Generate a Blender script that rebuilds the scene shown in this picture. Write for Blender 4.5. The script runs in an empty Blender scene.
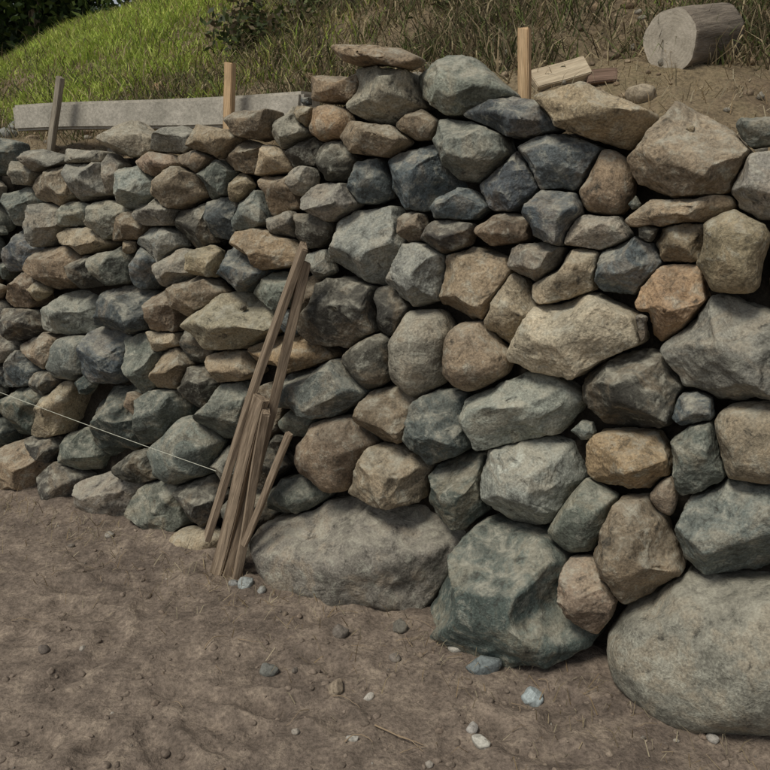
import bpy, bmesh, math, random, time
import numpy as np
from mathutils import Vector, Matrix
T0=time.time()
random.seed(7); rng=np.random.default_rng(11)
scene=bpy.context.scene
# ------------------------------------------------------------ camera
F=826.0; HOR=165.0; CH=1.6
ALPHA=math.atan((385-HOR)/F)
cam_d=bpy.data.cameras.new("camera"); cam=bpy.data.objects.new("camera",cam_d)
scene.collection.objects.link(cam); scene.camera=cam
cam.location=(0,0,CH); cam.rotation_euler=(math.radians(90)-ALPHA,0,0)
cam_d.sensor_width=36; cam_d.lens=F/770*36; cam_d.clip_end=2000; cam_d.clip_start=0.05
C0=np.array([0,0,CH]); FW=np.array([0,math.cos(ALPHA),-math.sin(ALPHA)])
RT=np.array([1.0,0,0]); UP=np.array([0,math.sin(ALPHA),math.cos(ALPHA)])
def ray(px,py): return FW+(px-385)/F*RT-(py-385)/F*UP
def on_ground(px,py,z=0.0):
    r=ray(px,py); return C0+r*((z-CH)/r[2])
def project(P):
    d=P-C0; z=d@FW; return np.array([385+F*(d@RT)/z,385-F*(d@UP)/z])
A0=on_ground(0,490); A1=on_ground(770,738)
U=(A1-A0); U/=np.linalg.norm(U)
NH=np.array([U[1],-U[0],0.0])
if NH[1]>0: NH=-NH            # towards viewer
ZV=np.array([0,0,1.0]); LEAN=math.radians(5)
V=math.cos(LEAN)*ZV-math.sin(LEAN)*NH
NN=math.cos(LEAN)*NH+math.sin(LEAN)*ZV
def survey(px,py,n=0.0):
    r=ray(px,py); o=A0+n*NN
    P=C0+r*(((o-C0)@NN)/(r@NN)); d=P-A0
    return np.array([d@U,d@V])
def behind(px,py,w):
    r=ray(px,py); o=A0-w*NH
    return C0+r*(((o-C0)@NH)/(r@NH))
# ------------------------------------------------------------ noise
def _h(ix,iy,iz):
    n=(ix*374761393+iy*668265263+iz*1274126177)&0xFFFFFFFF
    n=((n^(n>>13))*1274126177)&0xFFFFFFFF
    n=n^(n>>16)
    return (n&0xFFFF)/65535.0*2-1
def vnoise(p):
    i=np.floor(p).astype(np.int64); f=p-i; f=f*f*(3-2*f)
    r=0
    for a in (0,1):
        for b in (0,1):
            for c in (0,1):
                w=(f[:,0] if a else 1-f[:,0])*(f[:,1] if b else 1-f[:,1])*(f[:,2] if c else 1-f[:,2])
                r=r+w*_h(i[:,0]+a,i[:,1]+b,i[:,2]+c)
    return r
def fbm(p,o=4,g=0.5):
    r=0;a=1.0
    for k in range(o):
        r=r+a*vnoise(p*(2.03**k)+k*17.3); a*=g
    return r
# ------------------------------------------------------------ mesh helper
def make_mesh(name,verts,faces,mats=(),smooth=True,cols=None,floats=None,link=True):
    verts=np.asarray(verts,dtype=np.float32); faces=np.asarray(faces,dtype=np.int32)
    k=faces.shape[1]
    me=bpy.data.meshes.new(name)
    me.vertices.add(len(verts)); me.vertices.foreach_set("co",verts.ravel())
    me.loops.add(faces.size); me.loops.foreach_set("vertex_index",faces.ravel())
    me.polygons.add(len(faces))
    me.polygons.foreach_set("loop_start",np.arange(0,faces.size,k,dtype=np.int32))
    me.polygons.foreach_set("use_smooth",np.full(len(faces),smooth,dtype=bool))
    me.update(calc_edges=True)
    if cols is not None:
        a=me.color_attributes.new("col","FLOAT_COLOR","POINT")
        c=np.ones((len(verts),4),dtype=np.float32); c[:,:cols.shape[1]]=cols
        a.data.foreach_set("color",c.ravel())
    if floats is not None:
        for nm,arr in floats.items():
            a=me.attributes.new(nm,"FLOAT","POINT"); a.data.foreach_set("value",np.asarray(arr,dtype=np.float32))
    for m in mats: me.materials.append(m)
    ob=bpy.data.objects.new(name,me)
    if link: scene.collection.objects.link(ob)
    return ob
# ------------------------------------------------------------ material helper
class MB:
    def __init__(s,name):
        s.m=bpy.data.materials.new(name); s.m.use_nodes=True; s.t=s.m.node_tree; s.t.nodes.clear()
        s.out=s.n("ShaderNodeOutputMaterial"); s.b=s.n("ShaderNodeBsdfPrincipled")
        s.l(s.b.outputs[0],s.out.inputs[0]); s.b.inputs["Roughness"].default_value=.9
        s.b.inputs["Specular IOR Level"].default_value=.25
    def n(s,t,**k):
        x=s.t.nodes.new(t)
        for a,b in k.items(): setattr(x,a,b)
        return x
    def l(s,a,b): s.t.links.new(a,b)
    def noise(s,vec,sc,det=4,rough=.55,dist=0):
        x=s.n("ShaderNodeTexNoise"); x.inputs["Scale"].default_value=sc; x.inputs["Detail"].default_value=det
        x.inputs["Roughness"].default_value=rough; x.inputs["Distortion"].default_value=dist
        if vec is not None: s.l(vec,x.inputs["Vector"])
        return x.outputs["Fac"]
    def ramp(s,fac,stops):
        x=s.n("ShaderNodeValToRGB"); e=x.color_ramp.elements
        while len(e)<len(stops): e.new(0.5)
        for i,(p,c) in enumerate(stops):
            e[i].position=p; e[i].color=(c[0],c[1],c[2],1) if hasattr(c,'__len__') else (c,c,c,1)
        s.l(fac,x.inputs[0]); return x.outputs[0]
    def mix(s,fac,a,b,mode='MIX'):
        x=s.n("ShaderNodeMix",data_type='RGBA',blend_type=mode)
        for sock,v in ((x.inputs[0],fac),(x.inputs[6],a),(x.inputs[7],b)):
            if hasattr(v,'is_linked') : s.l(v,sock)
            elif hasattr(v,'__len__'): sock.default_value=(v[0],v[1],v[2],1)
            else: sock.default_value=v if sock.type=='VALUE' else (v,v,v,1)
        return x.outputs[2]
    def math(s,op,a,b=0.0):
        x=s.n("ShaderNodeMath",operation=op)
        for i,v in enumerate((a,b)):
            if hasattr(v,'is_linked'): s.l(v,x.inputs[i])
            else: x.inputs[i].default_value=v
        return x.outputs[0]
    def bump(s,h,strength,dist,prev=None):
        x=s.n("ShaderNodeBump"); x.inputs["Strength"].default_value=strength; x.inputs["Distance"].default_value=dist
        s.l(h,x.inputs["Height"])
        if prev is not None: s.l(prev,x.inputs["Normal"])
        return x.outputs[0]
def attr(mb,nm):
    x=mb.n("ShaderNodeAttribute",attribute_name=nm); return x
# ---- stone
m=MB("stone"); at=attr(m,"col"); rn=attr(m,"rnd")
geo=m.n("ShaderNodeNewGeometry"); tc=m.n("ShaderNodeTexCoord")
sc=m.n("ShaderNodeVectorMath",operation='ADD')
cmb=m.n("ShaderNodeCombineXYZ"); r17=m.math('MULTIPLY',rn.outputs["Fac"],37.0); r5=m.math('MULTIPLY',rn.outputs["Fac"],91.0)
m.l(r17,cmb.inputs[0]); m.l(r5,cmb.inputs[1]); m.l(r17,cmb.inputs[2])
m.l(tc.outputs["Object"],sc.inputs[0]); m.l(cmb.outputs[0],sc.inputs[1]); vec=sc.outputs[0]
n1=m.noise(vec,6,5,.62,.7); n2=m.noise(vec,20,5,.70,.4); n3=m.noise(vec,130,2,.65)
c=m.mix(1.0,at.outputs["Color"],m.ramp(n1,[(.3,.50),(.48,.95),(.56,1.1),(.74,1.6)]),'MULTIPLY')
c=m.mix(m.ramp(n1,[(.50,0),(.60,.36),(.66,.08)]),c,(.27,.20,.125))
c=m.mix(m.ramp(n2,[(.53,0),(.62,.36),(.75,.7)]),c,(.38,.375,.31))
c=m.mix(m.ramp(n2,[(.31,.85),(.43,0)]),c,(.042,.04,.034))
crack=m.ramp(n1,[(.440,0),(.446,.6),(.452,0)])
c=m.mix(crack,c,(.04,.035,.03))
c=m.mix(1.0,c,m.ramp(n3,[(.3,.64),(.5,1.0),(.7,1.4)]),'MULTIPLY')
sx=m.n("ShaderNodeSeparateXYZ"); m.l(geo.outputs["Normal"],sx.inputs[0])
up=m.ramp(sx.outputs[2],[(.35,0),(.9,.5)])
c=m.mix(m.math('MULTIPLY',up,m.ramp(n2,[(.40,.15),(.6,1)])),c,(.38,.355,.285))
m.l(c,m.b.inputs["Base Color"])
b=m.bump(n2,.9,.011); b=m.bump(n3,.45,.002,b)
m.l(b,m.b.inputs["Normal"]); M_STONE=m.m
# ---- soil
def soil(name,c1,c2,c3,scale=1.0):
    m=MB(name); tc=m.n("ShaderNodeTexCoord"); v=tc.outputs["Object"]
    a=m.noise(v,1.3*scale,4,.6,.5); b_=m.noise(v,9*scale,5,.7,.3); c_=m.noise(v,70*scale,4,.75)
    c=m.mix(m.ramp(a,[(.38,0),(.62,1)]),c1,c2)
    c=m.mix(m.ramp(b_,[(.50,0),(.66,.7)]),c,c3)
    c=m.mix(1.0,c,m.ramp(b_,[(.28,.60),(.5,1),(.75,1.2)]),'MULTIPLY')
    c=m.mix(1.0,c,m.ramp(c_,[(.3,.5),(.5,1.0),(.72,1.5)]),'MULTIPLY')
    m.l(c,m.b.inputs["Base Color"]); m.b.inputs["Roughness"].default_value=.95
    b=m.bump(b_,.7,.02); b=m.bump(c_,.9,.007,b); m.l(b,m.b.inputs["Normal"])
    return m.m
M_DIRT=soil("dirt",(.142,.112,.090),(.195,.155,.122),(.265,.215,.165))
M_HILL=soil("hill_soil",(.15,.11,.07),(.20,.155,.095),(.12,.10,.055))
M_GAPSHADE=soil("gap_shade_soil",(.028,.023,.017),(.04,.033,.025),(.05,.042,.03))  # near-black soil: shade between the stones is put into its colour
def attrmat(name,rough=.8,trans=0.0,noise=0):
    m=MB(name); a=attr(m,"col"); c=a.outputs["Color"]
    if noise:
        tc=m.n("ShaderNodeTexCoord"); n=m.noise(tc.outputs["Object"],noise,3,.7)
        c=m.mix(1.0,c,m.ramp(n,[(.3,.6),(.5,1),(.7,1.4)]),'MULTIPLY'); m.l(m.bump(n,.6,.004),m.b.inputs["Normal"])
    m.l(c,m.b.inputs["Base Color"]); m.b.inputs["Roughness"].default_value=rough
    if trans:
        t=m.n("ShaderNodeBsdfTranslucent"); m.l(c,t.inputs[0]); mx=m.n("ShaderNodeMixShader"); mx.inputs[0].default_value=trans
        m.l(m.b.outputs[0],mx.inputs[1]); m.l(t.outputs[0],mx.inputs[2]); m.l(mx.outputs[0],m.out.inputs[0])
    return m.m
M_GRASS=attrmat("grass_blades",.8,.25); M_LEAF=attrmat("leaves",.6,.2); M_PEB=attrmat("pebbles",.9,0,90)
def wood(name,base,dark,gs=1.0):
    m=MB(name); tc=m.n("ShaderNodeTexCoord"); mp=m.n("ShaderNodeMapping"); mp.inputs["Scale"].default_value=(45,45,2.2)
    m.l(tc.outputs["Object"],mp.inputs[0]); g=m.noise(mp.outputs[0],1.6*gs,6,.65,.8); k=m.noise(tc.outputs["Object"],9,5,.65); f=m.noise(mp.outputs[0],7,3,.6)
    c=m.mix(m.ramp(g,[(.36,0),(.62,1)]),dark,base)
    c=m.mix(m.ramp(k,[(.5,0),(.7,.6)]),c,tuple(x*.55 for x in base))
    c=m.mix(1.0,c,m.ramp(f,[(.3,.7),(.6,1.15)]),'MULTIPLY')
    m.l(c,m.b.inputs["Base Color"]); b=m.bump(g,.5,.004); b=m.bump(f,.4,.0015,b); m.l(b,m.b.inputs["Normal"]); return m.m
M_WNEW=wood("fresh_wood",(.56,.40,.24),(.40,.26,.14)); M_WOLD=wood("weathered_wood",(.34,.265,.19),(.13,.095,.065))
M_WGREY=wood("grey_wood",(.33,.29,.23),(.2,.17,.13)); M_WPALE=wood("pale_wood",(.50,.42,.30),(.40,.32,.22))
m=MB("concrete"); tc=m.n("ShaderNodeTexCoord"); a=m.noise(tc.outputs["Object"],5,5,.65); b_=m.noise(tc.outputs["Object"],70,4,.7)
c=m.mix(m.ramp(a,[(.35,0),(.65,1)]),(.30,.28,.235),(.47,.435,.37)); c=m.mix(1.0,c,m.ramp(b_,[(.3,.75),(.6,1.15)]),'MULTIPLY')
m.l(c,m.b.inputs["Base Color"]); m.l(m.bump(b_,.5,.004,m.bump(a,.5,.02)),m.b.inputs["Normal"]); M_CONC=m.m

# ------------------------------------------------------------ stones survey
PAL=dict(T=(.305,.25,.17),L=(.36,.315,.23),G=(.15,.165,.143),N=(.215,.205,.17),B=(.092,.108,.112),D=(.082,.077,.064),
         R=(.20,.157,.11),O=(.30,.215,.13),S=(.235,.25,.225),M=(.08,.098,.088))
S="""
716 662 242 156 8 N 1 .12
496 609 182 150 12 M 0 .10
352 560 214 122 8 N 0 .08
185 546 56 32 5 T 1 .04
95 503 66 56 -10 N 0 .03
150 514 56 64 0 G 0 0
186 506 46 54 10 D 0 0
45 492 50 50 0 D 0 0
10 470 54 60 0 R 0 0
580 594 78 76 15 R 0 .08
630 554 88 106 -18 R 0 .07
578 522 72 78 25 G 1 .02
520 487 112 98 0 S 0 .03
732 538 135 104 8 G 0 .03
443 498 66 82 15 M 0 .0
378 483 80 70 10 T 0 .02
324 458 72 78 0 R 1 .02
427 432 66 80 -10 M 0 0
510 415 130 74 -14 S 0 .03
622 394 104 92 8 D 0 .0
620 466 94 68 8 O 0 .03
694 462 62 82 0 G 0 0
688 412 46 40 0 B 0 -.03
752 447 100 84 8 T 1 .04
658 502 28 46 0 R 1 -.02
728 350 148 112 5 N 0 .03
668 302 78 88 20 O 0 .02
568 337 138 84 -10 L 0 .02
467 358 68 72 0 R 1 .0
408 355 60 98 6 N 1 .03
357 362 50 60 0 D 1 -.01
310 392 92 60 4 G 0 .0
378 420 62 62 0 R 0 0
500 315 50 82 8 T 0 0
462 283 78 80 20 T 0 0
410 276 60 72 0 S 0 0
330 315 82 80 -20 D 0 0
560 278 84 52 -40 L 0 0
620 266 78 56 -20 B 0 0
532 262 60 44 0 N 0 -.02
590 232 74 40 0 N 0 0
549 216 52 60 10 B 0 0
598 183 54 72 0 R 1 0
498 229 54 36 0 R 0 -.02
441 236 52 38 0 D 0 -.01
448 206 64 30 0 B 0 0
501 181 64 62 -10 B 0 0
553 158 84 66 0 B 0 -.01
410 175 68 76 0 B 0 0
462 148 82 64 15 G 0 .0
508 114 112 40 8 B 0 0
446 84 102 54 10 G 0 .02
375 90 72 72 0 N 0 .02
377 57 86 24 5 R 0 .03
330 84 60 32 0 R 0 .0
318 121 44 38 0 O 1 0
368 137 66 36 0 R 0 0
405 122 44 34 10 R 0 -.02
590 114 124 56 12 T 0 .03
686 155 122 98 5 T 0 .05
760 185 72 74 10 N 0 .02
678 210 130 30 -10 T 0 .02
676 243 64 48 -10 R 0 0
732 252 74 92 0 T 1 .04
785 268 40 60 0 D 0 0
756 130 56 34 0 G 0 0
357 179 44 50 0 B 0 0
325 160 42 50 0 D 0 -.01
323 200 52 44 0 N 0 0
355 245 76 82 -10 S 0 .02
292 150 38 40 0 D 0 -.02
258 249 66 44 12 O 0 .02
302 229 42 40 0 D 0 0
241 209 34 46 0 G 0 0
267 192 40 50 0 R 0 0
275 225 28 34 0 N 0 0
279 130 44 42 0 N 0 .02
375 312 40 50 0 D 0 -.02
403 226 28 36 0 R 0 -.02
223 323 84 60 -5 L 0 .03
231 268 56 50 10 B 0 0
272 356 88 44 8 O 0 -.01
216 369 46 40 0 T 0 0
272 290 50 40 0 G 0 -.02
216 412 50 66 15 G 0 0
182 392 42 46 0 D 0 -.01
174 455 60 70 15 G 1 .02
148 416 46 60 15 G 0 0
97 428 64 80 10 M 0 0
92 359 40 62 0 B 0 0
128 366 40 68 0 G 0 0
157 372 34 50 0 R 0 -.01
112 311 60 52 0 B 0 .0
52 314 64 46 0 S 0 0
58 359 40 46 0 G 1 0
30 352 36 38 0 R 0 0
40 416 28 74 28 T 0 .02
10 414 44 58 0 M 0 0
8 372 28 44 0 B 0 0
130 470 46 34 0 D 0 -.01
246 418 40 60 0 R 0 -.02
284 425 30 36 0 G 0 -.03
245 470 50 50 0 D 0 -.02
284 502 66 48 10 G 0 -.01
216 468 36 44 0 N 0 -.02
228 516 50 50 0 D 0 -.02
66 455 36 50 0 G 0 0
28 452 34 36 0 D 0 -.01
240 308 20 30 0 D 0 -.03
295 300 34 44 0 R 0 -.02
118 139 52 34 8 L 0 .03
162 138 44 30 -5 N 0 .02
208 140 48 34 15 T 0 .03
246 122 50 34 8 R 0 .02
30 160 44 24 0 N 0 .03
76 158 40 22 0 N 0 0
42 184 38 48 0 T 0 .02
78 178 50 48 20 N 0 .02
12 172 30 26 0 N 0 0
62 214 42 26 0 G 0 0
125 185 42 48 -10 S 0 .02
150 163 40 24 0 R 0 0
170 186 54 42 -25 T 0 .02
103 172 22 40 0 N 0 0
206 178 38 40 0 G 0 0
186 162 34 26 0 R 0 0
236 155 44 36 0 R 0 0
263 160 36 36 0 T 0 0
10 205 30 42 0 G 0 0
32 222 34 46 10 N 0 0
8 252 34 42 0 B 0 0
70 240 48 28 0 T 0 .01
98 218 34 44 0 N 0 0
122 226 34 30 0 R 0 0
148 212 38 34 20 N 0 0
150 243 40 40 0 S 0 .01
184 228 38 52 0 D 0 0
211 218 30 50 0 B 0 .01
44 268 44 44 0 R 0 0
76 272 30 32 0 D 0 0
103 268 38 38 0 G 0 0
132 268 30 46 10 B 0 .01
168 268 38 44 0 N 0 0
198 262 32 36 0 T 0 0
188 296 52 44 0 R 0 .01
152 310 36 58 0 R 0 0
12 290 38 38 0 R 0 0
10 326 34 34 0 D 0 0
30 292 20 24 0 T 0 -.01
150 342 30 26 0 T 0 -.01
184 346 34 38 0 D 0 0
35 385 28 26 0 D 0 -.02
120 410 22 36 0 R 0 -.02
296 116 24 26 0 T 0 0
228 186 22 34 0 T 0 -.01
294 178 26 40 0 N 0 -.01
645 232 22 26 0 D 0 -.03
530 345 20 22 0 D 0 -.03
688 128 40 22 0 T 0 0
640 320 18 40 0 D 0 -.03
"""
stones=[]
def addstone(cu,cv,Mx,a,b,col,rnd,prot,vis=True):
    stones.append(dict(c=np.array([cu,cv]),M=Mx,a=a,b=b,col=col,rnd=rnd,prot=prot,s=min(a,b)**.6*max(a,b)**.4))
def jac(px,py):
    e=2.0; c=survey(px,py); x=(survey(px+e,py)-survey(px-e,py))/(2*e); y=(survey(px,py+e)-survey(px,py-e))/(2*e)
    return c,np.array([x,y]).T
for line in S.strip().splitlines():
    t=line.split(); px,py,w,h,rot=map(float,t[:5]); col=t[5]; rd=int(t[6]); pr=float(t[7])
    c,J=jac(px,py); Ji=np.linalg.inv(J); r=math.radians(rot)
    R=np.array([[math.cos(r),math.sin(r)],[-math.sin(r),math.cos(r)]])
    Mx=np.diag([2/w,2/h])@R@Ji
    a=w/2*np.linalg.norm(J[:,0]); b=h/2*np.linalg.norm(J[:,1])
    addstone(c[0],c[1],Mx,a,b,np.array(PAL[col]),rd,pr)
def dist_all(u,v):
    p=np.array([u,v]); return np.array([np.linalg.norm(s['M']@(p-s['c'])) for s in stones])
TOPPX=[(0,148),(60,146),(90,128),(150,124),(230,118),(262,108),(300,75),(340,50),(410,50),(470,75),(520,92),(560,88),(640,98),(700,106),(770,118)]
tuv=np.array([survey(*p) for p in TOPPX]); UL,UR=tuv[0,0],tuv[-1,0]
def topv(u): return np.interp(u,tuv[:,0],tuv[:,1])
def randcol():
    return np.array(PAL[random.choice(['T','R','G','N','B','D','G','N','M','R'])])
def iso(a,b,ang):
    r=math.radians(ang); return np.diag([1/a,1/b])@np.array([[math.cos(r),math.sin(r)],[-math.sin(r),math.cos(r)]])
for (u0,u1,ss) in ((UL-3.6,UL+.1,.11),(UR-.05,UR+1.9,.145)):
    v=.03
    while v<1.85:
        u=u0+random.random()*.1
        while u<u1:
            a=ss*random.uniform(.75,1.35); b=ss*random.uniform(.6,1.0)
            uu=u+a; vv=v+random.uniform(-.03,.03)
            if vv+b*.6<topv(uu) and dist_all(uu,vv).min()>1.55 : addstone(uu,vv,iso(a,b,random.uniform(-25,25)),a,b,randcol(),random.random()<.25,random.uniform(-.02,.03))
            u+=2*a
        v+=ss*1.55
for k in range(5000):
    u=random.uniform(UL-1,UR+.6); v=random.uniform(-.03,1.95)
    if v>topv(u)-.03: continue
    d=dist_all(u,v)
    if d.min()>1.25:
        i=d.argmin(); r=(d.min()-1)*min(stones[i]['a'],stones[i]['b'])*1.05; r=max(.018,min(.085,r))
        addstone(u,v,iso(r*random.uniform(.9,1.5),r*random.uniform(.8,1.2),random.uniform(-60,60)),r,r,randcol()*.9,0,-.04)
# ------------------------------------------------------------ build stones
def ico(n):
    bm=bmesh.new(); bmesh.ops.create_icosphere(bm,subdivisions=n,radius=1)
    v=np.array([x.co[:] for x in bm.verts]); f=np.array([[q.index for q in x.verts] for x in bm.faces]); bm.free(); return v,f
ICO={n:ico(n) for n in (3,4,5,6)}
NT=120; TH=np.linspace(0,2*np.pi,NT,endpoint=False)
centers=np.array([s['c'] for s in stones]); sizes=np.array([max(s['a'],s['b']) for s in stones])
def outline(i):
    s=stones[i]; rm=1.6*sizes[i]; NR=50; rr=np.linspace(rm/NR,rm,NR)
    X=np.stack([np.outer(rr,np.cos(TH)),np.outer(rr,np.sin(TH))],-1)
    own=X@s['M'].T; do=np.linalg.norm(own,axis=-1)
    if s['rnd']: lim=do/1.06
    else:
        K=random.choice([4,4,5,5]); a0=random.random()*6.28; lim=do/1.36
        for k in range(K):
            an=a0+k*2*math.pi/K+random.uniform(-.35,.35); dd=random.uniform(.84,1.05)
            lim=np.maximum(lim,(own[...,0]*math.cos(an)+own[...,1]*math.sin(an))/dd)
    g=lim-1; sdo=(do-1)*s['s']
    nb=np.where((np.linalg.norm(centers-s['c'],axis=1)<rm+1.6*sizes))[0]
    for j in nb:
        if j==i: continue
        o=stones[j]; dj=np.linalg.norm((X+s['c']-o['c'])@o['M'].T,axis=-1)
        g=np.maximum(g,(sdo-(dj-1)*o['s'])/(2*s['s']))
    R=np.zeros(NT)
    for t in range(NT):
        q=np.where(g[:,t]>0)[0]
        if len(q)==0: R[t]=rm
        elif q[0]==0: R[t]=rr[0]*.8
        else:
            k=q[0]; f=(0-g[k-1,t])/(g[k,t]-g[k-1,t]); R[t]=rr[k-1]+f*(rr[k]-rr[k-1])
    w=np.array([1,5,1])/7.0; Rp=np.concatenate([R[-1:],R,R[:1]]); R=np.convolve(Rp,w,'valid')
    return np.maximum(R*.985-.002,.012)
def shape_rock(vv,rd,K=None,seed=0,e=None):
    rs=np.random.default_rng(seed); e=e or (.84 if rd else rs.uniform(.40,.50))
    rho=np.sqrt(vv[:,0]**2+vv[:,1]**2)+1e-9
    p=np.stack([vv[:,0]/rho*rho**e,vv[:,1]/rho*rho**e,np.sign(vv[:,2])*np.abs(vv[:,2])**e],1)
    K=K or (3 if rd else rs.integers(4,7))
    planes=[]
    if rd:
        for k in range(K): planes.append((rs.uniform(0,6.283),rs.uniform(.2,1.4),rs.uniform(.93,.97)))
        for k in range(5): planes.append((rs.uniform(0,6.283),rs.uniform(.1,2.5),rs.uniform(.965,.99)))
    else:
        planes.append((rs.uniform(0,6.283),rs.uniform(.05,.35),rs.uniform(.78,.92)))
        planes.append((math.pi/2+rs.uniform(-.6,.6),rs.uniform(.6,1.7),rs.uniform(.62,.82)))
        planes.append((-math.pi/2+rs.uniform(-.8,.8),rs.uniform(.35,1.1),rs.uniform(.66,.86)))
        a0=rs.uniform(0,6.283)
        for k in range(K-1): planes.append((a0+k*2.4+rs.uniform(-.5,.5),rs.uniform(.4,1.8),rs.uniform(.62,.86)))
        for k in range(6): planes.append((rs.uniform(0,6.283),rs.uniform(.3,3.0),rs.uniform(.955,.99)))
    for an,t,dd in planes:
        mm=np.array([math.cos(an)*t,math.sin(an)*t,1.0]); mm/=np.linalg.norm(mm)
        d=(p@mm).max()*dd
        s_=p@mm-d; kk=(.03 if rd else .003)
        sp=kk*np.logaddexp(0,s_/kk); p=p-sp[:,None]*mm
    return p
allv=[];allf=[];allc=[];allr=[];off=0
for i,s in enumerate(stones):
    inframe=UL-.2<s['c'][0]<UR+.3
    vv,ff=ICO[(6 if sizes[i]>.098 else 5) if inframe else 4]
    R=outline(i); th=np.arctan2(vv[:,1],vv[:,0])%(2*np.pi)
    rad=np.interp(th,np.append(TH,2*np.pi),np.append(R,R[0]))
    mr=float(np.sqrt((R**2).mean())); p=shape_rock(vv,s['rnd'],seed=i*13+5)
    dn=mr*(1.0 if s['rnd'] else 1.1)
    q=np.stack([p[:,0]*rad,p[:,1]*rad,p[:,2]*dn],1)
    nv=q/(np.linalg.norm(q,axis=1)[:,None]+1e-9); off3=np.array([i*7.31,i*3.77,i*1.93])
    n1=fbm(q/mr*1.3+off3,2); n2=fbm(q/mr*5+off3,4,.62); n3=1-np.abs(fbm(q/mr*2.4+off3+50,4,.55))*1.6
    rdx=s['rnd']
    q=q+nv*(mr*((.022)*n1+(.012 if rdx else .015)*n2+(.014 if rdx else .030)*(n3-.5)))[:,None]
    fr=p[:,2].max()*dn
    cn=-fr+.2*mr+s['prot']+random.uniform(-.032,.022)
    W=A0+np.outer(s['c'][0]+q[:,0],U)+np.outer(s['c'][1]+q[:,1],V)+np.outer(cn+q[:,2],NN)
    allv.append(W); allf.append(ff+off); off+=len(vv)
    col=s['col']*random.uniform(.78,1.2)*np.array([random.uniform(.97,1.05),1,random.uniform(.94,1.04)])
    allc.append(np.tile(col,(len(vv),1))); allr.append(np.full(len(vv),random.random()))
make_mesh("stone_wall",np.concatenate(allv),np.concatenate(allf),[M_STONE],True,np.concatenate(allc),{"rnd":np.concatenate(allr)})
T1=time.time()
# ------------------------------------------------------------ ground
def wall_n(x,y): return (x-A0[0])*NH[0]+(y-A0[1])*NH[1]
prints=[]
for k in range(40):
    px=random.uniform(10,560); py=random.uniform(530,765); P=on_ground(px,py); prints.append((P[0],P[1],random.uniform(0,3.14)))
def gz(x,y):
    p=np.stack([x,y,np.zeros_like(x)],1)
    z=.018*fbm(p*1.5,3)+.007*fbm(p*9+9,4,.6)+.005*np.abs(fbm(p*34,3,.6))*(.4+.6*np.clip(.5+vnoise(p*3),0,1))
    for (a,b,an) in prints:
        dx=x-a;dy=y-b; q=(dx*math.cos(an)+dy*math.sin(an))/.12; r=(-dx*math.sin(an)+dy*math.cos(an))/.048
        d2=np.minimum(q*q+r*r,9); z=z-.013*np.exp(-d2**2)+.006*np.exp(-(d2-2)**2)
    wn=wall_n(x,y); z=z+.05*np.exp(-np.maximum(wn,0)/.12)*(.5+.5*vnoise(p*5))*(wn>-.3)
    return z
def axis(c,fine,half,n1,n2,far):
    a=np.linspace(c-half,c+half,n1); g=half+(far-half)*(np.linspace(0,1,n2)[1:]**3)
    return np.concatenate([(c-g)[::-1],a,c+g])
xs=axis(0,0,2.7,560,30,300); ys=axis(3.0,0,1.7,350,30,300)
GX,GY=np.meshgrid(xs,ys); x=GX.ravel();y=GY.ravel()
nx=len(xs);ny=len(ys); idx=np.arange(nx*ny).reshape(ny,nx)
quads=np.stack([idx[:-1,:-1].ravel(),idx[:-1,1:].ravel(),idx[1:,1:].ravel(),idx[1:,:-1].ravel()],1)
make_mesh("dirt_ground",np.stack([x,y,gz(x,y)],1),quads,[M_DIRT])
# ------------------------------------------------------------ hillside
def smooth(a,b,x): t=np.clip((x-a)/(b-a),0,1); return t*t*(3-2*t)
def topz(u): return np.interp(u,tuv[:,0],tuv[:,1])*math.cos(LEAN)
W0=.36
def hz(u,w):
    base=np.minimum(topz(u)-.10,1.80)
    sl=.21+.32*smooth(UL-7.5,UL-1,u)
    rise=.10*smooth(.35,.8,w)
    z=base+rise+.12*np.clip(w-.4,0,.6)+sl*np.maximum(w-.9,0)
    z=z-sl*.9*np.maximum(w-5.2,0)*(1-smooth(UL-4,UL-1,u))
    z=np.minimum(z,6.5+.1*w)
    p=np.stack([u,w,np.zeros_like(u)],1)
    z=z+(.05*fbm(p*1.5,3)*smooth(.3,.9,w)+.018*fbm(p*8,3))*smooth(.25,.4,w)
    end=smooth(UL-17,UL-14,u)*(1-smooth(UR+4,UR+6,u)); return z*end-.15*(1-end)
us=np.concatenate([np.linspace(UL-18,UL-1,90)[:-1],np.linspace(UL-1,UR+.6,260),np.linspace(UR+.6,UR+12,50)[1:]])
ws=np.concatenate([np.linspace(W0,2.2,70),np.linspace(2.2,14,110)[1:]])
GU,GW=np.meshgrid(us,ws); u_=GU.ravel(); w_=GW.ravel(); hzv=hz(u_,w_)
P=A0+np.outer(u_,U)-np.outer(w_,NH); P[:,2]=hzv
bot=A0+np.outer(us,U)-.26*NH; bot[:,2]=-.2
P=np.concatenate([bot,P]); nx=len(us); ny=len(ws)+1; idx=np.arange(nx*ny).reshape(ny,nx)
quads=np.stack([idx[:-1,:-1].ravel(),idx[:-1,1:].ravel(),idx[1:,1:].ravel(),idx[1:,:-1].ravel()],1)
make_mesh("hillside",P,quads,[M_HILL])
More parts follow.
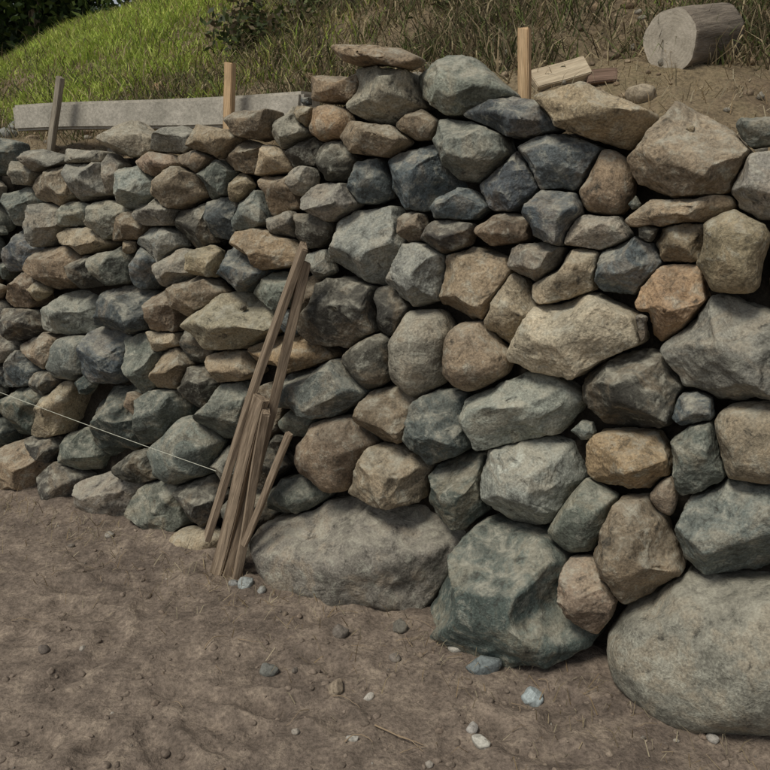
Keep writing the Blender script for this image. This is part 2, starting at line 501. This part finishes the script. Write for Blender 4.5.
# backfill sheet behind the stones, painted dark as shade in the gaps (front face + top shelf to the hillside)
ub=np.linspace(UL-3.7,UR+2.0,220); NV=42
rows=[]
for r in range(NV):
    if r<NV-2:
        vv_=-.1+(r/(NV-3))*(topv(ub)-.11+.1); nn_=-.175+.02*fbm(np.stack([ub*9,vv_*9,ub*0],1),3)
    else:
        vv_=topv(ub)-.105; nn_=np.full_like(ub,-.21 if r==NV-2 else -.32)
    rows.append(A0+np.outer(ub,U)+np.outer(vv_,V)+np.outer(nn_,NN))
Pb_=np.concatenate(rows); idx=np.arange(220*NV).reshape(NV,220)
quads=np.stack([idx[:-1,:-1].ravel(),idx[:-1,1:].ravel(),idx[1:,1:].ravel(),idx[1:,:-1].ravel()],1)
make_mesh("backfill_gap_shade",Pb_,quads,[M_GAPSHADE])
def hpos(u,w,dz=0): 
    u=np.atleast_1d(u);w=np.atleast_1d(w); P=A0+np.outer(u,U)-np.outer(w,NH); P[:,2]=hz(u,w)+dz; return P
def hit_hill(px,py):
    for w in np.arange(.37,6,.02):
        P=behind(px,py,w); u=(P-A0)@U
        if P[2]<hz(np.array([u]),np.array([w]))[0]: return P
    return behind(px,py,1.0)
def inview(P,mg=130):
    d=P-C0; z=d@FW; X=385+F*(d@RT)/z; Y=385-F*(d@UP)/z
    return (z>0)&(X>-mg)&(X<770+mg)&(Y>-90)&(Y<900)
# ------------------------------------------------------------ blades
def blades(name,P,L,Wd,cols,lean,mat):
    n=len(P); an=rng.uniform(0,6.283,n); la=rng.uniform(0,6.283,n); ln=lean*rng.uniform(.3,1.3,n)
    side=np.stack([np.cos(an),np.sin(an),np.zeros(n)],1)*Wd[:,None]/2
    ld=np.stack([np.cos(la),np.sin(la),np.zeros(n)],1)
    up=np.array([0,0,1.0])
    mid=P+up*(L*.55*np.cos(ln*.6))[:,None]+ld*(L*.55*np.sin(ln*.6))[:,None]
    tip=mid+up*(L*.45*np.cos(ln*1.6))[:,None]+ld*(L*.45*np.sin(ln*1.6))[:,None]
    v=np.stack([P-side,P+side,mid+side*.75,mid-side*.75,tip],1).reshape(-1,3)
    b=np.arange(n)*5; f=np.concatenate([np.stack([b,b+1,b+2],1),np.stack([b,b+2,b+3],1),np.stack([b+3,b+2,b+4],1)])
    return make_mesh(name,v,f,[mat],False,np.repeat(cols,5,axis=0))
def pick(pal,n,var=.2):
    pal=np.array(pal); c=pal[rng.integers(0,len(pal),n)]; return c*rng.uniform(1-var,1+var,(n,1))
n=330000; u=rng.uniform(UL-9,UR+1,n); w=.55+5.5*rng.random(n)
P=hpos(u,w,-.01); k=inview(P); u=u[k];w=w[k];P=P[k]
dens=fbm(np.stack([u,w,u*0],1)*1.3,3)
edge=u+.55*w+.4*dens
green=1-smooth(UL+.9,UL+2.2,edge); lim=1.05+.4*smooth(UL+.6,UL+2.2,u)
patch=np.clip(.75+.9*dens,.15,1)
keep=(rng.random(len(u))<green*.95*patch+.05)&(w+.3*dens>lim); u=u[keep];w=w[keep]; dens=dens[keep];P=P[keep]; edge=edge[keep]
cl=pick([(.33,.43,.07),(.40,.50,.10),(.20,.28,.05),(.48,.52,.15),(.42,.50,.10)],len(u))*(1+.45*dens)[:,None]  # sunlight on the slope is put into these bright blade colours
dry=(rng.random(len(u))<.12+.4*smooth(UL,UL+1.6,edge)); cl[dry]=pick([(.36,.30,.15),(.28,.21,.10)],dry.sum())
blades("grass",P,rng.uniform(.04,.13,len(u))*(1+.5*dens),rng.uniform(.006,.012,len(u)),np.clip(cl,0.01,.65),.9,M_GRASS)
n=300000; u=rng.uniform(UL-4,UR+1.5,n); w=.6+4.4*rng.random(n)
P=hpos(u,w,-.01); k=inview(P); u=u[k];w=w[k];P=P[k]
dens=fbm(np.stack([u,w,u*0],1)*1.6+30,3)
a_=np.maximum(smooth(UL+.6,UL+1.8,u+.55*w),.35*(w<1.6))
Pl=hit_hill(667,74); lu=(Pl-A0)@U; lw=-(Pl-A0)@NH
nolog=~((np.abs(u-lu-.1)<.42)&(w<lw+.05))
keep=(rng.random(len(u))<a_*(.6+.7*dens)+.02)&(w>.80+.25*dens+.3*smooth(UR-1.2,UR,u))&nolog; u=u[keep];w=w[keep];P=P[keep]
cl=pick([(.26,.20,.12),(.40,.33,.20),(.15,.115,.07),(.08,.065,.04),(.075,.085,.035),(.13,.16,.05)],len(u),.3)
blades("dry_grass",P,rng.uniform(.08,.26,len(u)),rng.uniform(.004,.009,len(u)),cl,1.35,M_GRASS)
n=3500; u=rng.uniform(UL-2,UR+1,n); w=rng.uniform(.38,1.3,n)
Pt=hpos(u,w,.005)
n2=800; gw=np.abs(rng.normal(0,.25,n2))+.02; uu=rng.uniform(UL-.5,UR+.4,n2)
Pg=A0+np.outer(uu,U)+np.outer(gw,NH); Pg[:,2]=gz(Pg[:,0],Pg[:,1])+.006
Pa=np.concatenate([Pt,Pg]); blades("straw",Pa,rng.uniform(.03,.11,len(Pa)),rng.uniform(.002,.004,len(Pa)),pick([(.30,.24,.15),(.22,.16,.09),(.36,.31,.21)],len(Pa),.3),1.55,M_GRASS)
# ------------------------------------------------------------ leaves
def leaves(P,size,cols):
    n=len(P); a=rng.normal(size=(n,3)); a/=np.linalg.norm(a,axis=1)[:,None]; r=rng.normal(size=(n,3)); b=np.cross(a,r); b/=np.linalg.norm(b,axis=1)[:,None]
    a=a*size[:,None]; b=b*size[:,None]*.5
    v=np.stack([P-a,P-a*.1+b,P+a,P-a*.1-b],1).reshape(-1,3); k=np.arange(n)*4
    return v,np.stack([k,k+1,k+2,k+3],1),np.repeat(cols,4,axis=0)
def clump(c,r,n,size=.045,flat=.75,pal=((.035,.06,.015),(.06,.095,.025),(.12,.16,.04),(.03,.05,.02))):
    sub=rng.normal(size=(max(4,n//120),3)); sub/=np.linalg.norm(sub,axis=1)[:,None]; sub*=rng.uniform(.2,1,(len(sub),1))*r; sub[:,2]*=flat
    s=sub[rng.integers(0,len(sub),n)]+rng.normal(size=(n,3))*r*.2; P=np.array(c)+s
    return leaves(P,rng.uniform(.6,1.3,n)*size,pick(pal,n,.35))
def join_leaves(name,parts,mat,extra=None):
    o=0;V_=[];F_=[];C_=[]
    for v,f,c in parts: V_.append(v);F_.append(f+o);C_.append(c);o+=len(v)
    return make_mesh(name,np.concatenate(V_),np.concatenate(F_),[mat],False,np.concatenate(C_))
parts=[]
for k in range(95):
    w0=random.uniform(1.9,5.0); u0=random.uniform(UL+1.2,UR+1.2)-.55*w0
    if abs(u0-lu)<.5 and w0<lw+.3: continue
    c=hpos(u0,w0)[0]; parts.append(clump(c+[0,0,.05],random.uniform(.15,.42),520,.026,.35,((.04,.055,.02),(.06,.08,.025),(.10,.12,.04),(.14,.11,.06),(.09,.07,.04))))
join_leaves("bush",parts,M_LEAF)
def tree(u0,w0,h,cr,nl,name="tree"):
    base=hpos(u0,w0)[0]; emp=bpy.data.objects.new(name,None); scene.collection.objects.link(emp); emp.location=base
    verts=[];edges=[];rad=[]
    def limb(p,d,L,r,lev):
        steps=4; prev=len(verts)
        if lev==0: verts.append(tuple(p)); rad.append(r)
        else: prev=p_i[0]
        q=np.array(p,float)
        for s in range(steps):
            d2=d+rng.normal(size=3)*.12; d2/=np.linalg.norm(d2); q=q+d2*L/steps; verts.append(tuple(q)); rad.append(max(.012,r*(1-.2*(s+1))))
            edges.append((prev,len(verts)-1)); prev=len(verts)-1
            if lev<1 and s>0:
                for _ in range(3):
                    p_i[0]=prev; nd=d2+rng.normal(size=3)*.9; nd[2]=abs(nd[2])*.6+.1; nd/=np.linalg.norm(nd); limb(q,nd,L*.55,rad[prev]*.6,lev+1)
        tips.append(q)
    p_i=[0];tips=[]; limb((0,0,-.1),np.array([0,0,1.0]),h*.7,.09,0)
    me=bpy.data.meshes.new("trunk"); me.from_pydata(verts,edges,[]); o=bpy.data.objects.new("trunk",me); scene.collection.objects.link(o)
    md=o.modifiers.new("s",'SKIN'); sv=me.skin_vertices[0].data
    for i,r in enumerate(rad): sv[i].radius=(r,r)
    sv[0].use_root=True; me.materials.append(M_WOLD); o.parent=emp
    parts=[clump(np.array(t_),cr*random.uniform(.35,.6),nl,.07,.8) for t_ in tips]
    parts+=[clump((random.uniform(-.9,.9)*cr,random.uniform(-.9,.9)*cr,random.uniform(.05,.45)*h),cr*.55,nl,.07,.8) for _ in range(9)]
    l=join_leaves("crown",parts,M_LEAF); l.parent=emp
for (uu,ww,h,cr) in ((UL-12,6.6,3.8,1.5),(UL-10.3,5.7,3.6,1.4),(UL-8.6,5.6,3.6,1.4),(UL-7.0,5.6,3.6,1.3),(UL-5.4,6.6,3.8,1.4),(UL-3.6,7.4,3.6,1.4),(UL-13.5,8.6,4.4,1.8),(UL-9.5,8.6,4.8,1.7)):
    tree(uu,ww,h,cr,480)
# ------------------------------------------------------------ planks & stakes
def plank(name,Pa,Pb,w,t,mat,facing=None,pointed=False,parent=None):
    Pa=np.array(Pa);Pb=np.array(Pb); L=np.linalg.norm(Pb-Pa); z=(Pb-Pa)/L
    fc=NH if facing is None else np.array(facing); y=fc-z*(fc@z); y/=np.linalg.norm(y); x=np.cross(y,z)
    bm=bmesh.new(); bmesh.ops.create_cube(bm,size=1)
    for v in bm.verts: v.co=Vector((v.co.x*w,v.co.y*t,(v.co.z+.5)*L))
    es=[e for e in bm.edges if abs((e.verts[0].co-e.verts[1].co).z)>L*.5]
    bmesh.ops.subdivide_edges(bm,edges=es,cuts=14,use_grid_fill=True)
    bmesh.ops.bevel(bm,geom=[e for e in bm.edges if len(e.link_faces)==2 and e.calc_face_angle(0)>1],offset=min(w,t)*.1,segments=2,affect='EDGES')
    ph=random.random()*6
    for v in bm.verts:
        s=v.co.z/L; v.co.x+=.006*math.sin(s*4+ph)*L+random.uniform(-.0006,.0006); v.co.y+=.004*math.sin(s*6+ph)*L
        if s>.98: v.co.z+=random.uniform(-.004,.004)+v.co.x*.15
        if pointed and s<.15: k=.35+.65*s/.15; v.co.x*=k; v.co.y*=k
    me=bpy.data.meshes.new(name); bm.to_mesh(me); bm.free(); me.materials.append(mat)
    for p in me.polygons: p.use_smooth=False
    o=bpy.data.objects.new(name,me); scene.collection.objects.link(o)
    o.matrix_world=Matrix(((x[0],y[0],z[0],Pa[0]),(x[1],y[1],z[1],Pa[1]),(x[2],y[2],z[2],Pa[2]),(0,0,0,1)))
    return o
def wp(px,py,n): s=survey(px,py,n); return A0+s[0]*U+s[1]*V+n*NN
plank("wooden_plank",wp(206,536,.12),wp(303,246,.11),.070,.022,M_WOLD,NH*.7+U*-.7)
g=on_ground(216,574); plank("wooden_plank",g,wp(262,398,.13),.056,.035,M_WOLD,NH)
g=on_ground(236,580,.0); plank("wooden_plank",g,wp(266,412,.14),.045,.03,M_WOLD,NH-U)
g=on_ground(228,577,.0); plank("wooden_plank",g,wp(307,262,.085),.036,.022,M_WOLD,NH+U)
plank("wooden_plank",wp(243,545,.14),wp(290,434,.14),.026,.018,M_WOLD,NH)
plank("wooden_stake",behind(229,175,.38),behind(230,63,.38),.042,.03,M_WNEW,None,True)
plank("wooden_stake",behind(523,140,.40),behind(525,28,.40),.038,.03,M_WNEW,None,True)
plank("wooden_stake",behind(50,160,.38),behind(60,77,.38),.036,.025,M_WGREY,None,True)
a_=hit_hill(532,91); b_=hit_hill(586,84)+ZV*.03; plank("wooden_board",a_+ZV*.03,b_+ZV*.03,.09,.03,M_WPALE,NH+ZV*.5)
a_=hit_hill(586,86); b_=hit_hill(616,83); plank("wooden_board",a_+ZV*.025,b_+ZV*.025,.05,.04,wood("reddish_wood",(.24,.16,.12),(.13,.085,.06)),NH+ZV*.3)
Pa=behind(26,121,.52);Pb=behind(312,106,.52)
plank("concrete_curb",Pa,Pb,.125,.14,M_CONC,NH)
sa=wp(-120,345,.14); sb=wp(216,471,.15)
cu=bpy.data.curves.new("string_line",'CURVE'); cu.dimensions='3D'; cu.bevel_depth=.0012; sp=cu.splines.new('POLY'); sp.points.add(12)
for i in range(13):
    t=i/12; q=sa*(1-t)+sb*t; sp.points[i].co=(q[0],q[1],q[2]-.012*4*t*(1-t),1)
mm=MB("string"); mm.b.inputs["Base Color"].default_value=(.5,.5,.42,1); cu.materials.append(mm.m)
o=bpy.data.objects.new("string_line",cu); scene.collection.objects.link(o)
# ------------------------------------------------------------ log
mb=MB("bark"); tc=mb.n("ShaderNodeTexCoord"); mp=mb.n("ShaderNodeMapping"); mp.inputs["Scale"].default_value=(30,30,5); mb.l(tc.outputs["Object"],mp.inputs[0])
q=mb.noise(mp.outputs[0],1.2,6,.7,.5); mb.l(mb.ramp(q,[(.3,(.09,.075,.06)),(.6,(.25,.21,.165)),(.75,(.36,.32,.26))]),mb.b.inputs["Base Color"]); mb.l(mb.bump(q,.9,.015),mb.b.inputs["Normal"]); M_BARK=mb.m
mb=MB("cut_wood"); tc=mb.n("ShaderNodeTexCoord"); wv=mb.n("ShaderNodeTexWave",wave_type='RINGS',rings_direction='Z'); wv.inputs["Scale"].default_value=24; wv.inputs["Distortion"].default_value=5; wv.inputs["Detail"].default_value=3
mb.l(tc.outputs["Object"],wv.inputs[0]); q=mb.noise(tc.outputs["Object"],12,6,.7)
c=mb.mix(.10,mb.ramp(q,[(.3,(.30,.265,.21)),(.5,(.48,.43,.35)),(.7,(.60,.54,.45))]),wv.outputs["Color"],'MULTIPLY'); mb.l(c,mb.b.inputs["Base Color"]); mb.l(mb.bump(q,.6,.01),mb.b.inputs["Normal"]); M_CUT=mb.m
dep=(Pl-C0)@FW; Rl=32/F*dep; Pl=Pl+ZV*Rl*.95
axis_=U*.40-NH*.90; axis_/=np.linalg.norm(axis_); axis_=axis_+ZV*.15; axis_/=np.linalg.norm(axis_)
z=axis_; y=ZV-z*(ZV@z); y/=np.linalg.norm(y); x=np.cross(y,z); NS=64; NRg=24; Ll=Rl*2.4
verts=[];faces=[];mi=[]
for r in range(NRg+1):
    for s in range(NS):
        a=s/NS*2*math.pi; rr=Rl*(1+.035*math.sin(3*a+1)+.02*math.sin(7*a)+random.uniform(-.012,.012)); 
        if r in(0,NRg): rr*=.975
        verts.append((math.cos(a)*rr,math.sin(a)*rr*.97,Ll*r/NRg))
for r in range(NRg):
    for s in range(NS): faces.append((r*NS+s,r*NS+(s+1)%NS,(r+1)*NS+(s+1)%NS,(r+1)*NS+s)); mi.append(0)
faces.append(tuple(range(NS))[::-1]); mi.append(1); faces.append(tuple(range(NRg*NS,NRg*NS+NS))); mi.append(1)
me=bpy.data.meshes.new("log"); me.from_pydata(verts,[],faces); me.materials.append(M_BARK); me.materials.append(M_CUT)
for p,k in zip(me.polygons,mi): p.material_index=k; p.use_smooth=(k==0)
o=bpy.data.objects.new("log",me); scene.collection.objects.link(o)
o.matrix_world=Matrix(((x[0],y[0],z[0],Pl[0]),(x[1],y[1],z[1],Pl[1]),(x[2],y[2],z[2],Pl[2]),(0,0,0,1)))
# ------------------------------------------------------------ pebbles
def rocks(name,items,mat,lvl=3,stone=False):
    V_=[];F_=[];C_=[];R_=[];o=0
    for k,(P,r,col) in enumerate(items):
        L=4 if r>.02 else lvl
        vv,ff=ICO[L]; p=shape_rock(vv,0,K=5,seed=k+900,e=.8); p=p+p*(.1*fbm(p*1.7+k*3.1,2))[:,None]
        an=random.random()*6.28; sx=random.uniform(.7,1.3); X=p[:,0]*sx*r; Y=p[:,1]*r/sx; Z=p[:,2]*r*.8
        V_.append(np.stack([P[0]+X*math.cos(an)-Y*math.sin(an),P[1]+X*math.sin(an)+Y*math.cos(an),P[2]+Z],1)); F_.append(ff+o); o+=len(vv)
        C_.append(np.tile(col,(len(vv),1))); R_.append(np.full(len(vv),random.random()))
    return make_mesh(name,np.concatenate(V_),np.concatenate(F_),[mat],True,np.concatenate(C_),{"rnd":np.concatenate(R_)})
items=[]
def gp(px,py,r,col):
    P=on_ground(px,py); P[2]=gz(P[:1],P[1:2])[0]+r*.35; items.append((P,r,np.array(col)))
for t in ((532,697,.036,(.32,.36,.36)),(484,671,.045,(.15,.17,.17)),(369,699,.016,(.42,.39,.34)),(336,692,.030,(.26,.21,.155)),(472,731,.020,(.36,.34,.31)),(481,745,.024,(.38,.365,.32)),
          (269,672,.028,(.15,.15,.135)),(712,742,.018,(.3,.28,.25)),(340,636,.03,(.15,.13,.11)),(246,592,.03,(.26,.28,.27)),(262,596,.02,(.27,.27,.25)),(234,588,.022,(.2,.2,.19)),
          (110,540,.022,(.25,.23,.2)),(395,660,.02,(.19,.165,.14)),(352,742,.014,(.36,.34,.3)),(45,652,.02,(.12,.10,.085)),(400,632,.03,(.13,.12,.10)),(455,655,.020,(.34,.32,.28))):
    gp(*t)
for k in range(170):
    px=random.uniform(-40,800); py=random.uniform(500,800); 
    P=on_ground(px,py)
    if wall_n(P[0],P[1])<.02: continue
    if random.random()<.7:
        ux=random.uniform(UL-.5,UR+.3); P=A0+ux*U+abs(random.gauss(0,.22))*NH
    r=random.choice([.003,.004,.005,.006,.008,.012]); P[2]=gz(P[:1],P[1:2])[0]+r*.3
    items.append((P,r,np.array(random.choice([(.20,.155,.12),(.25,.20,.155),(.30,.27,.23),(.15,.13,.11),(.18,.14,.105)]))))
rocks("pebbles",items,M_PEB)
items=[]
for k in range(600):
    P=on_ground(random.uniform(-40,800),random.uniform(500,790))
    if wall_n(P[0],P[1])<.02: continue
    r=random.choice([.003,.004,.005,.007,.010,.013]); P[2]=gz(P[:1],P[1:2])[0]+r*.1
    items.append((P,r,np.array((.172,.137,.108))*random.uniform(.8,1.2)))
rocks("dirt_clods",items,M_PEB)
items=[]
for k in range(260):
    u=random.uniform(UL-1,UR+1); w=random.uniform(.38,1.5) ; r=random.choice([.008,.012,.02,.03]); P=hpos(u,w,r*.3)[0]
    items.append((P,r,np.array(random.choice([(.22,.16,.10),(.27,.21,.14),(.16,.12,.08),(.24,.22,.18)]))))
for (px,py,r,c) in ((160,92,.045,(.38,.25,.14)),(640,100,.05,(.3,.25,.18)),(20,130,.06,(.2,.2,.18)),(8,138,.06,(.2,.2,.18))):
    P=hit_hill(px,py); P[2]+=r*.4; items.append((P,r,np.array(c)))
rocks("rubble",items,M_PEB)
cu=bpy.data.curves.new("twigs",'CURVE'); cu.dimensions='3D'; cu.bevel_depth=1.0; cu.bevel_resolution=1
def twig(px,py,L,an,r):
    P=on_ground(px,py); sp=cu.splines.new('POLY'); sp.points.add(7); q=np.array(P)
    for i in range(8):
        an+=random.uniform(-.35,.35); z=gz(q[:1],q[1:2])[0]+.006+.01*math.sin(i*.45); sp.points[i].co=(q[0],q[1],z,1); sp.points[i].radius=r*(1-.08*i)
        q=q+np.array([math.cos(an),math.sin(an),0])*L/7
twig(375,728,.16,-.9,.003); twig(398,735,.10,-1.2,.002); twig(345,745,.09,.3,.002); twig(205,655,.1,1.0,.002)
for k in range(60):
    ux=random.uniform(UL-.3,UR+.3); P=A0+ux*U+(abs(random.gauss(0,.4))+.03)*NH; pr=project(P); twig(pr[0],pr[1],random.uniform(.03,.11),random.uniform(0,6.28),random.uniform(.0008,.0016))
mm=MB("twig"); mm.b.inputs["Base Color"].default_value=(.28,.21,.14,1); cu.materials.append(mm.m)
o=bpy.data.objects.new("twigs",cu); scene.collection.objects.link(o)
# ------------------------------------------------------------ light
SE,SA=math.radians(58),math.radians(-135)
world=bpy.data.worlds.new("World"); scene.world=world; world.use_nodes=True; nt=world.node_tree
sky=nt.nodes.new("ShaderNodeTexSky"); sky.sky_type='NISHITA'; sky.sun_disc=False; sky.sun_elevation=SE; sky.sun_rotation=SA
hs=nt.nodes.new("ShaderNodeHueSaturation"); hs.inputs["Saturation"].default_value=.3; nt.links.new(sky.outputs[0],hs.inputs["Color"])
bg=nt.nodes["Background"]; nt.links.new(hs.outputs[0],bg.inputs[0]); bg.inputs[1].default_value=.08
sd=Vector((math.sin(SA)*math.cos(SE),math.cos(SA)*math.cos(SE),math.sin(SE)))
ld=bpy.data.lights.new("sun",'SUN'); ld.energy=2.6; ld.angle=math.radians(18); ld.color=(1,.95,.84)
lo=bpy.data.objects.new("sun",ld); scene.collection.objects.link(lo); lo.rotation_euler=sd.to_track_quat('Z','Y').to_euler()
scene.view_settings.view_transform='Standard'; scene.view_settings.look='None'; scene.view_settings.exposure=0
print("TIMES",T1-T0,time.time()-T1,len(stones))
